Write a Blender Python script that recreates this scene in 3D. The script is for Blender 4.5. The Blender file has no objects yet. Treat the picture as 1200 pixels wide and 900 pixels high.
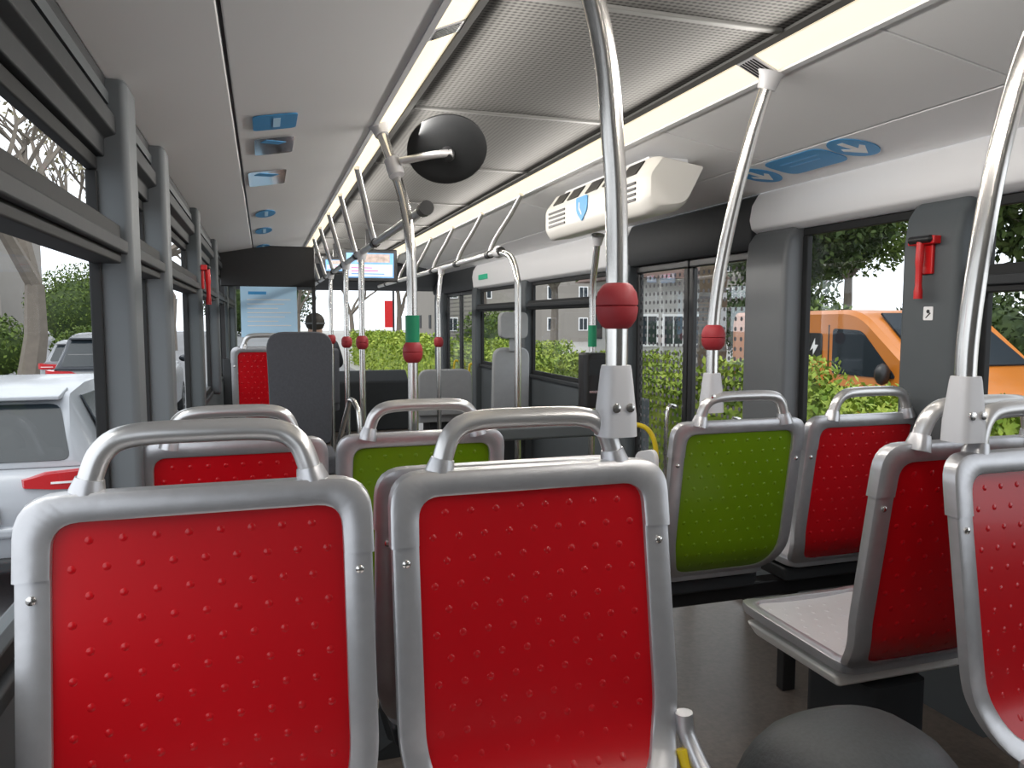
import bpy, bmesh, math, random
from mathutils import Vector, Matrix, Euler
random.seed(7)
S = bpy.context.scene; C = S.collection
R = math.radians; PI = math.pi
S.view_settings.view_transform = 'Standard'
ROAD = -0.7; LOW = -0.06
F = 900; YAW = R(17.9); PIT = R(4.77); EYE = Vector((0, 0, 1.2))
_d = Vector((math.sin(YAW)*math.cos(PIT), math.cos(YAW)*math.cos(PIT), -math.sin(PIT)))
_r = Vector((math.cos(YAW), -math.sin(YAW), 0)); _u = _r.cross(_d)
def hit(px, py, P, N):
    v = _d + _r*((px-600)/F) + _u*((450-py)/F); P = Vector(P); N = Vector(N)
    return EYE + v*((P-EYE).dot(N)/v.dot(N))

# ------------------------------------------------------------ materials
def mat(name, col, rough=.5, metal=0, var=.08, scale=14, bump=0, coat=0, emit=0, spec=.5):
    m = bpy.data.materials.new(name); m.use_nodes = True
    n = m.node_tree.nodes; l = m.node_tree.links; b = n['Principled BSDF']
    tc = n.new('ShaderNodeTexCoord'); no = n.new('ShaderNodeTexNoise'); no.inputs['Scale'].default_value = scale
    no.inputs['Detail'].default_value = 4
    l.new(tc.outputs['Object'], no.inputs['Vector'])
    mx = n.new('ShaderNodeMixRGB'); c = list(col)
    mx.inputs[1].default_value = [max(0, x*(1-var)) for x in c]+[1]
    mx.inputs[2].default_value = [min(1, x*(1+var)) for x in c]+[1]
    l.new(no.outputs['Fac'], mx.inputs[0]); l.new(mx.outputs[0], b.inputs['Base Color'])
    b.inputs['Roughness'].default_value = rough; b.inputs['Metallic'].default_value = metal
    b.inputs['Coat Weight'].default_value = coat; b.inputs['Specular IOR Level'].default_value = spec
    if bump:
        bp = n.new('ShaderNodeBump'); bp.inputs['Strength'].default_value = bump; bp.inputs['Distance'].default_value = .01
        l.new(no.outputs['Fac'], bp.inputs['Height']); l.new(bp.outputs[0], b.inputs['Normal'])
    if emit:
        l.new(mx.outputs[0], b.inputs['Emission Color']); b.inputs['Emission Strength'].default_value = emit
    return m
def leafmat(name, c1, c2, scale=3):
    m = mat(name, c1, .6, 0, 0, scale, spec=.2); n = m.node_tree.nodes
    mx = [x for x in n if x.bl_idname == 'ShaderNodeMixRGB'][0]
    mx.inputs[1].default_value = list(c1)+[1]; mx.inputs[2].default_value = list(c2)+[1]
    no = [x for x in n if x.bl_idname == 'ShaderNodeTexNoise'][0]
    rp = n.new('ShaderNodeValToRGB'); rp.color_ramp.elements[0].position = .35; rp.color_ramp.elements[1].position = .65
    m.node_tree.links.new(no.outputs['Fac'], rp.inputs[0]); m.node_tree.links.new(rp.outputs[0], mx.inputs[0])
    return m
def glassmat(name, tint, refl, dots=False):
    m = bpy.data.materials.new(name); m.use_nodes = True
    n = m.node_tree.nodes; l = m.node_tree.links; n.clear()
    o = n.new('ShaderNodeOutputMaterial'); t = n.new('ShaderNodeBsdfTransparent'); g = n.new('ShaderNodeBsdfGlossy')
    t.inputs[0].default_value = (*tint, 1); g.inputs['Roughness'].default_value = .02; g.inputs[0].default_value = (.9, .95, 1, 1)
    fr = n.new('ShaderNodeFresnel'); fr.inputs[0].default_value = 1.3
    ml = n.new('ShaderNodeMath'); ml.operation = 'MULTIPLY'; ml.inputs[1].default_value = refl
    l.new(fr.outputs[0], ml.inputs[0])
    mx = n.new('ShaderNodeMixShader'); l.new(ml.outputs[0], mx.inputs[0]); l.new(t.outputs[0], mx.inputs[1]); l.new(g.outputs[0], mx.inputs[2])
    last = mx
    if dots:
        tc = n.new('ShaderNodeTexCoord'); sp = n.new('ShaderNodeSeparateXYZ'); l.new(tc.outputs['Object'], sp.inputs[0])
        sq = []
        for ax in (1, 2):
            a = n.new('ShaderNodeMath'); a.operation = 'MULTIPLY'; a.inputs[1].default_value = 22; l.new(sp.outputs[ax], a.inputs[0])
            f = n.new('ShaderNodeMath'); f.operation = 'FRACT'; l.new(a.outputs[0], f.inputs[0])
            s = n.new('ShaderNodeMath'); s.operation = 'SUBTRACT'; s.inputs[1].default_value = .5; l.new(f.outputs[0], s.inputs[0])
            q = n.new('ShaderNodeMath'); q.operation = 'MULTIPLY'; l.new(s.outputs[0], q.inputs[0]); l.new(s.outputs[0], q.inputs[1]); sq.append(q)
        ad = n.new('ShaderNodeMath'); ad.operation = 'ADD'; l.new(sq[0].outputs[0], ad.inputs[0]); l.new(sq[1].outputs[0], ad.inputs[1])
        lt = n.new('ShaderNodeMath'); lt.operation = 'LESS_THAN'; lt.inputs[1].default_value = .05; l.new(ad.outputs[0], lt.inputs[0])
        df = n.new('ShaderNodeBsdfDiffuse'); df.inputs[0].default_value = (.14, .14, .15, 1)
        m2 = n.new('ShaderNodeMixShader'); l.new(lt.outputs[0], m2.inputs[0]); l.new(mx.outputs[0], m2.inputs[1]); l.new(df.outputs[0], m2.inputs[2]); last = m2
    l.new(last.outputs[0], o.inputs[0])
    return m
RED = mat('red_plastic', (.47, .003, .008), .27, 0, .06, 6, coat=.08, spec=.4)
GRN = mat('green_plastic', (.125, .235, .003), .28, 0, .06, 6, coat=.08, spec=.4)
ALU = mat('brushed_aluminium', (.54, .54, .555), .34, .72, .10, 45, .04)
SATIN = mat('satin_tube', (.66, .655, .65), .30, .75, .05, 20)
STEEL = mat('stainless_tube', (.74, .72, .69), .23, 1, .04, 10)
LGREY = mat('light_grey_plastic', (.62, .62, .63), .45, 0, .03, 8)
PANSEAT = mat('pale_seat_pan', (.58, .575, .58), .38, .15, .05, 8)
BRKT = mat('bracket_grey', (.58, .58, .60), .4, .1, .03, 20)
WHITE = mat('white_plastic', (.76, .745, .70), .4, 0, .02, 6)
PANEL = mat('ceiling_panel_grey', (.82, .82, .825), .55, 0, .015, 3, spec=.3)
HEAD = mat('header_grey', (.74, .745, .76), .45, 0, .02, 3)
DGREY = mat('dark_grey_plastic', (.030, .033, .036), .6, 0, .12, 25, .05, spec=.3)
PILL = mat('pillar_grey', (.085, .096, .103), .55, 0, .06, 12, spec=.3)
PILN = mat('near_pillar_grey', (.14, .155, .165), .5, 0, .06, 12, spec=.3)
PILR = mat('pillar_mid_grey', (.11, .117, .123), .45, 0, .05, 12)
BLACK = mat('black_plastic', (.012, .012, .013), .4, 0, .15, 20)
RUB = mat('rubber_gasket', (.016, .017, .018), .65, 0, .15, 30, spec=.3)
FLOORM = mat('speckled_floor', (.135, .112, .096), .32, 0, .45, 60, .06)
HUMP = mat('speckled_dark_cover', (.036, .040, .042), .55, 0, .4, 160, .1)
FAB = mat('dark_fabric', (.075, .078, .09), .85, 0, .2, 90, .1)
YEL = mat('yellow_paint', (.75, .55, .02), .4)
BALL = mat('red_grip', (.33, .022, .03), .55, 0, .08, 40)
SLV = mat('green_sleeve', (.0, .22, .10), .5)
BLUE = mat('blue_sticker', (.05, .31, .64), .45)
MBLUE = mat('faint_blue_print', (.13, .40, .72), .45)
LBLUE = mat('pale_blue_poster', (.42, .64, .82), .4, 0, .05, 3, emit=.08)
STWHITE = mat('white_sticker', (.85, .85, .85), .4)
MIR = mat('mirror_sticker', (.85, .87, .90), .10, 1, .05, 3)
REDP = mat('red_paint', (.6, .01, .012), .35)
LIGHT = mat('light_diffuser', (.64, .565, .42), .6, 0, .01, 2, emit=1.35, spec=.1)
SCRN = mat('screen_glow', (.12, .28, .55), .2, 0, .35, 9, emit=.7)
SCRG = mat('screen_picture', (.35, .28, .25), .2, 0, .7, 25, emit=.5)
SCRW = mat('screen_white', (.50, .56, .68), .3, 0, .02, 6, emit=.7)
SCRP = mat('screen_pink', (.65, .05, .25), .3, 0, .02, 6, emit=.5)
LED = mat('green_led', (.03, .35, .2), .3, 0, .1, 20, emit=.4)
GLASS = glassmat('window_glass', (.95, .97, .965), .12)
DGLASS = glassmat('dotted_glass', (.86, .89, .88), .18, True)
CARGL = mat('car_glass', (.02, .028, .035), .15, 0, .1, 2, spec=.2)
VANGL = mat('van_glass', (.018, .024, .03), .3, 0, .1, 2, spec=.06)
TAIL = mat('tail_light_red', (.45, .008, .012), .15, coat=.2, emit=.06)
CARW = mat('white_car_paint', (.36, .38, .41), .25, 0, .02, 2, coat=.2)
CARS = mat('silver_car_paint', (.22, .23, .245), .3, .2, .02, 2, coat=.2)
CARD = mat('dark_car_paint', (.025, .03, .038), .25, .2, .05, 2, coat=.2)
ORG = mat('orange_van_paint', (.46, .145, .016), .35, 0, .03, 2, coat=.12)
TYRE = mat('tyre', (.02, .02, .02), .8, 0, .1, 40)
ASPH = mat('asphalt', (.16, .16, .165), .85, 0, .2, 40, .1)
PAVE = mat('pavement', (.30, .29, .27), .85, 0, .12, 6, .1)
BARK = mat('pale_bark', (.16, .135, .11), .85, 0, .25, 5, .3)
PALMB = mat('palm_bark', (.11, .078, .052), .9, 0, .5, 25, .8)
HEDGE = leafmat('hedge_leaves', (.12, .20, .018), (.34, .40, .065), 5)
LEAF = leafmat('green_leaves', (.045, .085, .014), (.125, .175, .034), 4)
DLEAF = leafmat('dark_leaves', (.020, .040, .010), (.06, .092, .022), 3)
BUD = leafmat('bud_leaves', (.18, .16, .085), (.25, .22, .14), 2)
RENDW = mat('white_render', (.46, .45, .43), .8, 0, .04, 3)
ROOFT = mat('roof_tile', (.11, .06, .045), .8, 0, .2, 20)
SKIN = mat('skin', (.45, .29, .22), .55)
HAIR = mat('dark_hair', (.03, .025, .02), .7)
JACK = mat('dark_jacket', (.025, .027, .035), .8)

def gridceil():
    m = bpy.data.materials.new('ribbed_ceiling'); m.use_nodes = True
    n = m.node_tree.nodes; l = m.node_tree.links; b = n['Principled BSDF']
    tc = n.new('ShaderNodeTexCoord'); w = n.new('ShaderNodeTexWave'); w.wave_type = 'BANDS'; w.bands_direction = 'Y'
    w.inputs['Scale'].default_value = 20; w.inputs['Distortion'].default_value = 0
    l.new(tc.outputs['Object'], w.inputs['Vector'])
    w2 = n.new('ShaderNodeTexWave'); w2.wave_type = 'BANDS'; w2.bands_direction = 'X'; w2.inputs['Scale'].default_value = 20
    l.new(tc.outputs['Object'], w2.inputs['Vector'])
    mu2 = n.new('ShaderNodeMath'); mu2.operation = 'MULTIPLY_ADD'; l.new(w2.outputs['Fac'], mu2.inputs[0]); mu2.inputs[1].default_value = .6; l.new(w.outputs['Fac'], mu2.inputs[2])
    rp = n.new('ShaderNodeValToRGB'); rp.color_ramp.elements[0].color = (.030, .029, .028, 1); rp.color_ramp.elements[1].color = (.095, .093, .088, 1)
    rp.color_ramp.elements[0].position = .2; rp.color_ramp.elements[1].position = 1.0
    l.new(mu2.outputs[0], rp.inputs[0]); l.new(rp.outputs[0], b.inputs['Base Color']); b.inputs['Roughness'].default_value = .8
    b.inputs['Specular IOR Level'].default_value = .1
    return m
RIB = gridceil()
BARM = mat('ceiling_bar_grey', (.095, .094, .09), .6, 0, .03, 5, spec=.15)

# ------------------------------------------------------------ geometry helpers
class G:
    def __init__(s): s.bm = bmesh.new()
    def face(s, vs):
        try: s.bm.faces.new(vs)
        except ValueError: pass
    def hexa(s, p):
        v = [s.bm.verts.new(q) for q in p]
        for f in ((0,1,3,2),(4,6,7,5),(0,4,5,1),(2,3,7,6),(0,2,6,4),(1,5,7,3)): s.face([v[i] for i in f])
        return s
    def quad(s, p): s.face([s.bm.verts.new(q) for q in p]); return s
    def box(s, lo, hi):
        return s.hexa([(x,y,z) for x in (lo[0],hi[0]) for y in (lo[1],hi[1]) for z in (lo[2],hi[2])])
    def loft(s, secs, cap=True, closed=True):
        L = [[s.bm.verts.new(p) for p in q] for q in secs]; n = len(L[0])
        for a, b in zip(L, L[1:]):
            for i in range(n if closed else n-1): s.face([a[i], a[(i+1)%n], b[(i+1)%n], b[i]])
        if cap: s.face(L[0][::-1]); s.face(L[-1])
        return s
    def prism_y(s, poly, y0, y1): return s.loft([[(x,y0,z) for x,z in poly], [(x,y1,z) for x,z in poly]])
    def prism_x(s, poly, x0, x1): return s.loft([[(x0,y,z) for y,z in poly], [(x1,y,z) for y,z in poly]])
    def prism_m(s, poly, M, d): return s.loft([[M@Vector((x,y,0)) for x,y in poly], [M@Vector((x,y,d)) for x,y in poly]])
    def lathe(s, prof, M=Matrix(), seg=20):
        return s.loft([[M@Vector((r*math.cos(2*PI*k/seg), r*math.sin(2*PI*k/seg), h)) for k in range(seg)] for r, h in prof])
    def tube(s, pts, r, seg=12):
        pts = [Vector(p) for p in pts]; n = len(pts); secs = []
        t0 = (pts[1]-pts[0]).normalized(); up = Vector((0,0,1)) if abs(t0.z) < .9 else Vector((0,1,0))
        nx = t0.cross(up).normalized()
        for i, p in enumerate(pts):
            t = (pts[min(i+1,n-1)]-pts[max(i-1,0)]).normalized()
            nx = (nx - t*nx.dot(t)).normalized(); ny = t.cross(nx)
            rr = r[i] if isinstance(r, (list,tuple)) else r
            secs.append([p+nx*rr*math.cos(2*PI*k/seg)+ny*rr*math.sin(2*PI*k/seg) for k in range(seg)])
        return s.loft(secs)
    def ball(s, c, r, seg=14):
        rx, ry, rz = r if isinstance(r, tuple) else (r,r,r)
        M = Matrix.Translation(c)@Matrix.Diagonal((rx,ry,rz,1)); k = seg//2
        return s.lathe([(max(.02,math.sin(PI*i/k)), -math.cos(PI*i/k)) for i in range(k+1)], M, seg)
def spath(pts, n=6):
    P = [Vector(p) for p in pts]; out = []
    for i in range(len(P)-1):
        p0, p1, p2, p3 = P[max(i-1,0)], P[i], P[i+1], P[min(i+2,len(P)-1)]
        for k in range(n):
            t = k/n
            out.append(.5*((2*p1)+(p2-p0)*t+(2*p0-5*p1+4*p2-p3)*t*t+(3*p1-p0-3*p2+p3)*t**3))
    out.append(P[-1]); return out
def rpoly(pts, rad, n=6):
    out = []; m = len(pts)
    for i in range(m):
        p = Vector(pts[i]); a = Vector(pts[i-1]); b = Vector(pts[(i+1)%m]); r = rad[i] if isinstance(rad,(list,tuple)) else rad
        if r <= 0: out.append((p.x,p.y)); continue
        da = (a-p); db = (b-p); r1 = min(r, da.length*.48, db.length*.48)
        s = p+da.normalized()*r1; e = p+db.normalized()*r1
        for k in range(n+1):
            t = k/n; q = s*(1-t)**2+p*2*t*(1-t)+e*t*t; out.append((q.x,q.y))
    return out
def rrect(w, h, r, n=5): return rpoly([(-w/2,-h/2),(w/2,-h/2),(w/2,h/2),(-w/2,h/2)], r, n)
def ell(rx, ry, n=28): return [(rx*math.cos(2*PI*k/n), ry*math.sin(2*PI*k/n)) for k in range(n)]
def obj(name, g, m, parent=None, bevel=0, ang=38):
    bm = g.bm; bmesh.ops.recalc_face_normals(bm, faces=bm.faces)
    me = bpy.data.meshes.new(name); bm.to_mesh(me); bm.free(); me.materials.append(m)
    me.polygons.foreach_set('use_smooth', [True]*len(me.polygons))
    o = bpy.data.objects.new(name, me); C.objects.link(o)
    if parent: o.parent = parent
    if bevel:
        b = o.modifiers.new('Bevel','BEVEL'); b.width = bevel; b.segments = 3; b.limit_method = 'ANGLE'; b.angle_limit = R(35); b.harden_normals = True
    else: me.set_sharp_from_angle(angle=R(ang))
    return o
def tag(o, label, cat, group=None):
    o['label'] = label; o['category'] = cat
    if group: o['group'] = group
    return o
def thing(name, label, cat, loc=(0,0,0), rz=0, group=None):
    o = bpy.data.objects.new(name, None); C.objects.link(o); o.empty_display_size = .1
    o.location = loc; o.rotation_euler = (0,0,rz); return tag(o, label, cat, group)
def struct(name, g, m, bevel=0, parent=None):
    o = obj(name, g, m, parent, bevel)
    if not parent: o['kind'] = 'structure'
    return o
def dup(root, loc, rz, label, skip=()):
    r = root.copy(); C.objects.link(r); r.location = loc; r.rotation_euler = (0,0,rz); r['label'] = label
    for ch in list(root.children):
        if ch.name.split('.')[0] in skip: continue
        c = ch.copy(); C.objects.link(c); c.parent = r
        for gch in list(ch.children):
            d = gch.copy(); C.objects.link(d); d.parent = c
    return r
def text(name, s, size, M, m, parent):
    cu = bpy.data.curves.new(name, 'FONT'); cu.body = s; cu.size = size; cu.extrude = .002; cu.align_x = 'CENTER'; cu.align_y = 'CENTER'
    t = bpy.data.objects.new(name+'_source', cu); C.objects.link(t)
    dg = bpy.context.evaluated_depsgraph_get(); me = bpy.data.meshes.new_from_object(t.evaluated_get(dg))
    bpy.data.objects.remove(t); bpy.data.curves.remove(cu)
    me.transform(M); me.materials.clear(); me.materials.append(m)
    o = bpy.data.objects.new(name, me); C.objects.link(o); o.parent = parent; return o
def axes(o, ex, ey):
    ex = Vector(ex).normalized(); ey = Vector(ey); ey = (ey-ex*ey.dot(ex)).normalized(); ez = ex.cross(ey)
    return Matrix(((ex.x,ey.x,ez.x,o[0]),(ex.y,ey.y,ez.y,o[1]),(ex.z,ey.z,ez.z,o[2]),(0,0,0,1)))

# ------------------------------------------------------------ bus shell
XL, XR = -.34, 2.03; Y0, Y1 = -.7, 9.3
SILL, WTOP, SEAM = .70, 1.56, 1.733
mx = lambda p: [(1.7-x, z) for x, z in p]
struct('floor', G().box((XL-.1,Y0,-.12),(XR+.1,1.6,0)), FLOORM)
struct('floor', G().box((XL-.1,1.6,-.18),(XR+.1,Y1,LOW)), FLOORM)
struct('ceiling', G().prism_y([(.48,1.90),(1.22,1.90),(1.22,1.95),(.48,1.95)], Y0, Y1), RIB)
for k, (poly) in enumerate(([(-.32,1.733),(-.068,1.779),(-.068,1.80),(-.32,1.76)], [(-.060,1.781),(.37,1.855),(.37,1.88),(-.06,1.81)])):
    struct('ceiling', G().prism_y(poly, Y0, Y1), PANEL, .004)
    pr = mx(poly)
    for a, b in ((Y0,1.447),(1.452,2.442),(2.447,4.1),(4.105,5.9),(5.905,7.6),(7.605,Y1)):
        struct('ceiling', G().prism_y(pr, a, b), PANEL, .003)
struct('ceiling', G().box((-.40,Y0,1.955),(2.1,Y1,1.99)), BLACK)
struct('trim_2', G().prism_y([(-.075,1.795),(-.05,1.80),(-.05,1.83),(-.075,1.82)], Y0, Y1), BLACK)
struct('trim_3', G().prism_y(mx([(-.075,1.795),(-.05,1.80),(-.05,1.83),(-.075,1.82)]), Y0, Y1), BLACK)
struct('wall_back_sky_block', G().box((-.44,Y0-.06,-.18),(2.14,Y0,1.99)), PILR)  # unseen wall added behind the camera to keep sky light off the seats
for left, f in ((True, lambda p: p), (False, mx)):
    t = thing('light_strip', 'long warm glowing ceiling light strip on the window side over the near left seats' if left else 'long warm glowing ceiling light strip running above the white air vent unit', 'ceiling light')
    for a, b in ((Y0,1.78),(1.86,4.4),(4.42,6.7),(6.72,Y1-.1)):
        obj('diffuser', G().prism_y(f([(.385,1.858),(.465,1.893),(.455,1.91),(.385,1.88)]), a, b), LIGHT, t, .004)
    obj('edge_profile', G().prism_y(f([(.368,1.850),(.385,1.852),(.385,1.89),(.368,1.885)]), Y0, Y1-.1), HEAD, t)
    obj('edge_profile', G().prism_y(f([(.465,1.888),(.486,1.893),(.486,1.91),(.465,1.91)]), Y0, Y1-.1), BARM, t)
    o = obj('speaker_grille', G().prism_y(f([(.384,1.856),(.467,1.891),(.455,1.92),(.385,1.89)]), 1.782, 1.858), BRKT, t, .003)
    for k in range(6): obj('slot', G().prism_y(f([(.395,1.8585),(.455,1.8845),(.455,1.888),(.395,1.862)]), 1.789+k*.011, 1.794+k*.011), BLACK, o)
for k, y in enumerate((.95, 1.62, 2.55, 3.5, 4.6, 5.7, 6.8, 7.9)):
    struct('trim_%d' % (10+k), G().box((.49,y,1.892),(1.21,y+.022,1.905)), BARM, .003)
# headers
struct('wall_left', G().prism_y([(-.36,1.56),(-.325,1.56),(-.325,1.60),(-.30,1.61),(-.30,1.65),(-.335,1.66),(-.335,1.70),(-.318,1.71),(-.318,1.735),(-.36,1.76)], Y0, Y1), DGREY, .004)
struct('trim_4', G().prism_y([(-.322,1.675),(-.312,1.675),(-.312,1.70),(-.322,1.70)], Y0, Y1), PILL)
hp = [(2.06,1.56),(2.02,1.56),(1.985,1.58),(1.975,1.62),(1.985,1.68),(2.015,1.728),(2.06,1.76)]
struct('wall_right', G().prism_y(hp, Y0, 2.84), HEAD, .008)
struct('wall_right', G().prism_y([(2.08,1.50),(2.0,1.50),(1.985,1.53),(1.985,1.66),(2.015,1.728),(2.08,1.76)], 2.84, 4.02), DGREY, .008)
struct('wall_right', G().prism_y([(x, z-.06 if z < 1.6 else z) for x, z in hp], 4.02, 7.4), HEAD, .008)
struct('wall_right', G().prism_y([(2.08,1.50),(2.0,1.50),(1.985,1.53),(1.985,1.66),(2.015,1.728),(2.08,1.76)], 7.4, Y1), DGREY, .008)
# lower walls
struct('wall_left', G().box((-.44,Y0,-.18),(XL-.01,Y1,SILL)), PILL, .01)
struct('trim_5', G().box((-.36,Y0,SILL),(XL+.015,Y1,SILL+.03)), DGREY, .008)
for a, b in ((Y0,2.84),(4.0,7.42)):
    struct('wall_right', G().box((XR+.01,a,-.18),(2.14,b,SILL+.04)), PILL, .01)
    struct('trim_6', G().box((XR-.015,a,SILL+.04),(2.07,b,SILL+.07)), DGREY, .008)
# pillars
for k, (a, b) in enumerate(((1.93,2.06),(2.62,2.74),(4.0,4.12),(5.5,5.62),(7.0,7.12),(8.8,9.2))):
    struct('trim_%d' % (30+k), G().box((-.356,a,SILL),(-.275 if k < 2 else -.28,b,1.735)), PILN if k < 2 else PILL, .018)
for k, (a, b) in enumerate(((1.77,1.99),(2.57,2.84),(3.99,4.06),(5.8,5.95),(7.3,7.45),(8.75,9.2))):
    xi = 1.955 if k < 2 else 1.98
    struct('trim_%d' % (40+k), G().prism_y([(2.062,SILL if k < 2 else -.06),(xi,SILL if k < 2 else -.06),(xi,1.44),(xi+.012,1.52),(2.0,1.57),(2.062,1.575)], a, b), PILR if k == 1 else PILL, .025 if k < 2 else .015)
# windows
wn = [0]
def window(x, s, a, b, z0, z1, transom=None, t=.03, hd=.012):
    wn[0] += 1; g = G(); xa, xb = (x-hd, x+hd)
    g.box((xa,a,z0),(xb,b,z0+.03)); g.box((xa,a,z1-.03),(xb,b,z1)); g.box((xa,a,z0+.03),(xb,a+t,z1-.03)); g.box((xa,b-t,z0+.03),(xb,b,z1-.03))
    if transom:
        xi = sorted((x+s*.006, x-s*.055)); g.box((xi[0],a+t,transom[0]),(xi[1],b-t,transom[1]))
    w = struct('window_%d' % wn[0], g, RUB, .004)
    X = x+s*.004; obj('glass', G().quad([(X,a+t,z0+.03),(X,b-t,z0+.03),(X,b-t,z1-.03),(X,a+t,z1-.03)]), GLASS, w)
    if transom:
        xi = sorted((x-s*.055, x-s*.07)); obj('latch_rail', G().box((xi[0],a+t,transom[0]+.02),(xi[1],b-t,transom[0]+.05)), DGREY, w, .005)
for a, b in ((Y0,1.93),(2.06,2.62),(2.74,4.0),(4.12,5.5),(5.62,7.0),(7.12,8.8)):
    window(-.352, -1, a, b, SILL+.03, WTOP, (1.325,1.41), .014)
for a, b, tr in ((Y0,1.77,(1.28,1.36)),(1.99,2.57,None),(4.06,5.8,(1.28,1.35)),(5.95,7.3,(1.28,1.35))):
    window(2.05, 1, a, b, SILL+.07, WTOP if b < 3 else 1.5, tr)
dn = 0
for a, b in ((2.85,3.41),(3.42,3.98),(7.46,8.1),(8.11,8.74)):
    dn += 1; g = G(); xa, xb, z0, z1, t = 2.03, 2.06, -.14, 1.5, .04
    g.box((xa,a,z0),(xb,b,z0+.12)); g.box((xa,a,z1-t),(xb,b,z1)); g.box((xa,a,z0+.12),(xb,a+t,z1-t)); g.box((xa,b-t,z0+.12),(xb,b,z1-t))
    d = struct('door_%d' % dn, g, BLACK, .008)
    obj('glass', G().quad([(2.045,a+t,z0+.12),(2.045,b-t,z0+.12),(2.045,b-t,z1-t),(2.045,a+t,z1-t)]), DGLASS, d)
    obj('handle', G().tube(spath([(2.03,a+.10,.35),(1.985,a+.10,.38),(1.985,a+.10,.72),(2.03,a+.10,.75)],5), .012), YEL if dn > 2 else STEEL, d)
# front end
struct('wall_front', G().prism_x([(9.2,1.60),(9.3,1.55),(9.42,1.55),(9.42,1.95),(8.6,1.95),(8.6,1.80)], XL-.1, XR+.1), BLACK, .01)
struct('wall_front', G().prism_x([(8.75,LOW),(8.75,.50),(8.95,.62),(9.42,.58),(9.42,LOW)], XL-.1, XR-.45), DGREY, .02)
w = struct('window_30', G().box((-.44,9.3,.58),(-.34,9.38,1.6)).box((2.03,9.3,-.1),(2.13,9.38,1.6)), BLACK, .01)
obj('glass', G().quad([(-.36,9.34,.58),(2.05,9.34,.58),(2.05,9.34,1.56),(-.36,9.34,1.56)]), GLASS, w)

# ------------------------------------------------------------ seats
JR, JL = (.2225,.395), (-.2225,.395)
iR, iL = (.1815,.395), (-.1815,.395)
arch_o = rpoly([JR,(.221,.5),(-.221,.5),JL], [0,.085,.085,0]); arch_i = rpoly([iR,(.180,.462),(-.180,.462),iL], [0,.032,.032,0])
low_o = rpoly([JL,(-.223,.10),(-.190,0),(.190,0),(.223,.10),JR], [0,.08,.05,.05,.08,0]); low_i = rpoly([iL,(-.182,.10),(-.152,.022),(.152,.022),(.182,.10),iR], [0,.08,.04,.04,.08,0])
SEC = [(0,0),(.03,.82),(.13,1),(.87,1),(.97,.82),(1,0),(.97,-.82),(.87,-1),(.13,-1),(.03,-.82)]
def mb(u, v, d):
    return Vector((u, -.075*(v/.5)+.06*max(0,1-v/.11)**2+.012*(u/.22)**2+d, .47+v))
def mp(u, w, d): return Vector((u, .05+w, .462+.02*w/.4-.02*max(0,(w-.33)/.07)**2+.012*(u/.2)**2+d))
def strip(g, out, inn, M, h, closed=False):
    secs = []
    for (a, b), (c, d) in zip(out, inn):
        secs.append([M(a+(c-a)*t, b+(d-b)*t, h*k) for t, k in SEC])
    if closed: secs.append(secs[0])
    g.loft(secs, cap=not closed)
def halfw(poly, v):
    w = 0
    for i in range(len(poly)):
        (a, b), (c, d) = poly[i-1], poly[i]
        if (b-v)*(d-v) <= 0 and b != d: w = max(w, a+(c-a)*(v-b)/(d-b))
    return w
def panel(g, poly, M, th, sc=1.02):
    vs = [p[1] for p in poly]; v0, v1 = min(vs), max(vs); nv, nu = 22, 10
    for side in (1,-1):
        rows = []
        for i in range(nv+1):
            v = v0+(v1-v0)*(.5-.5*math.cos(PI*i/nv)); v = min(max(v, v0+1e-4), v1-1e-4); w = halfw(poly, v)*sc
            rows.append([g.bm.verts.new(M(w*(2*j/nu-1), v, side*th)) for j in range(nu+1)])
        for a, b in zip(rows, rows[1:]):
            for j in range(nu): g.face([a[j],a[j+1],b[j+1],b[j]])
        r = 0; v = v0+.03
        while v < v1-.02:
            w = halfw(poly, v)-.016
            for k in range(-6,7):
                u = k*.040+(.020 if r % 2 else 0)
                if abs(u) < w:
                    c = g.bm.verts.new(M(u, v, side*(th+.0015))); rr = []
                    for rad, hh in ((.0030,.0012),(.0050,.0004),(.0064,-.0004)):
                        rr.append([g.bm.verts.new(M(u+rad*math.cos(q*PI/4), v+rad*math.sin(q*PI/4), side*(th+hh))) for q in range(8)])
                    for q in range(8):
                        g.face([c, rr[0][q], rr[0][(q+1)%8]])
                        for A, B in zip(rr, rr[1:]): g.face([A[q], B[q], B[(q+1)%8], A[(q+1)%8]])
            v += .035; r += 1
def tray(m, parent, zb=.40):
    return obj('under_tray', G().hexa([(-.17,.08,zb),(-.18,.08,.448),(-.17,.37,zb),(-.19,.39,.455),(.17,.08,zb),(.18,.08,.448),(.17,.37,zb),(.19,.39,.455)]), m, parent, .01)
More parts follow.
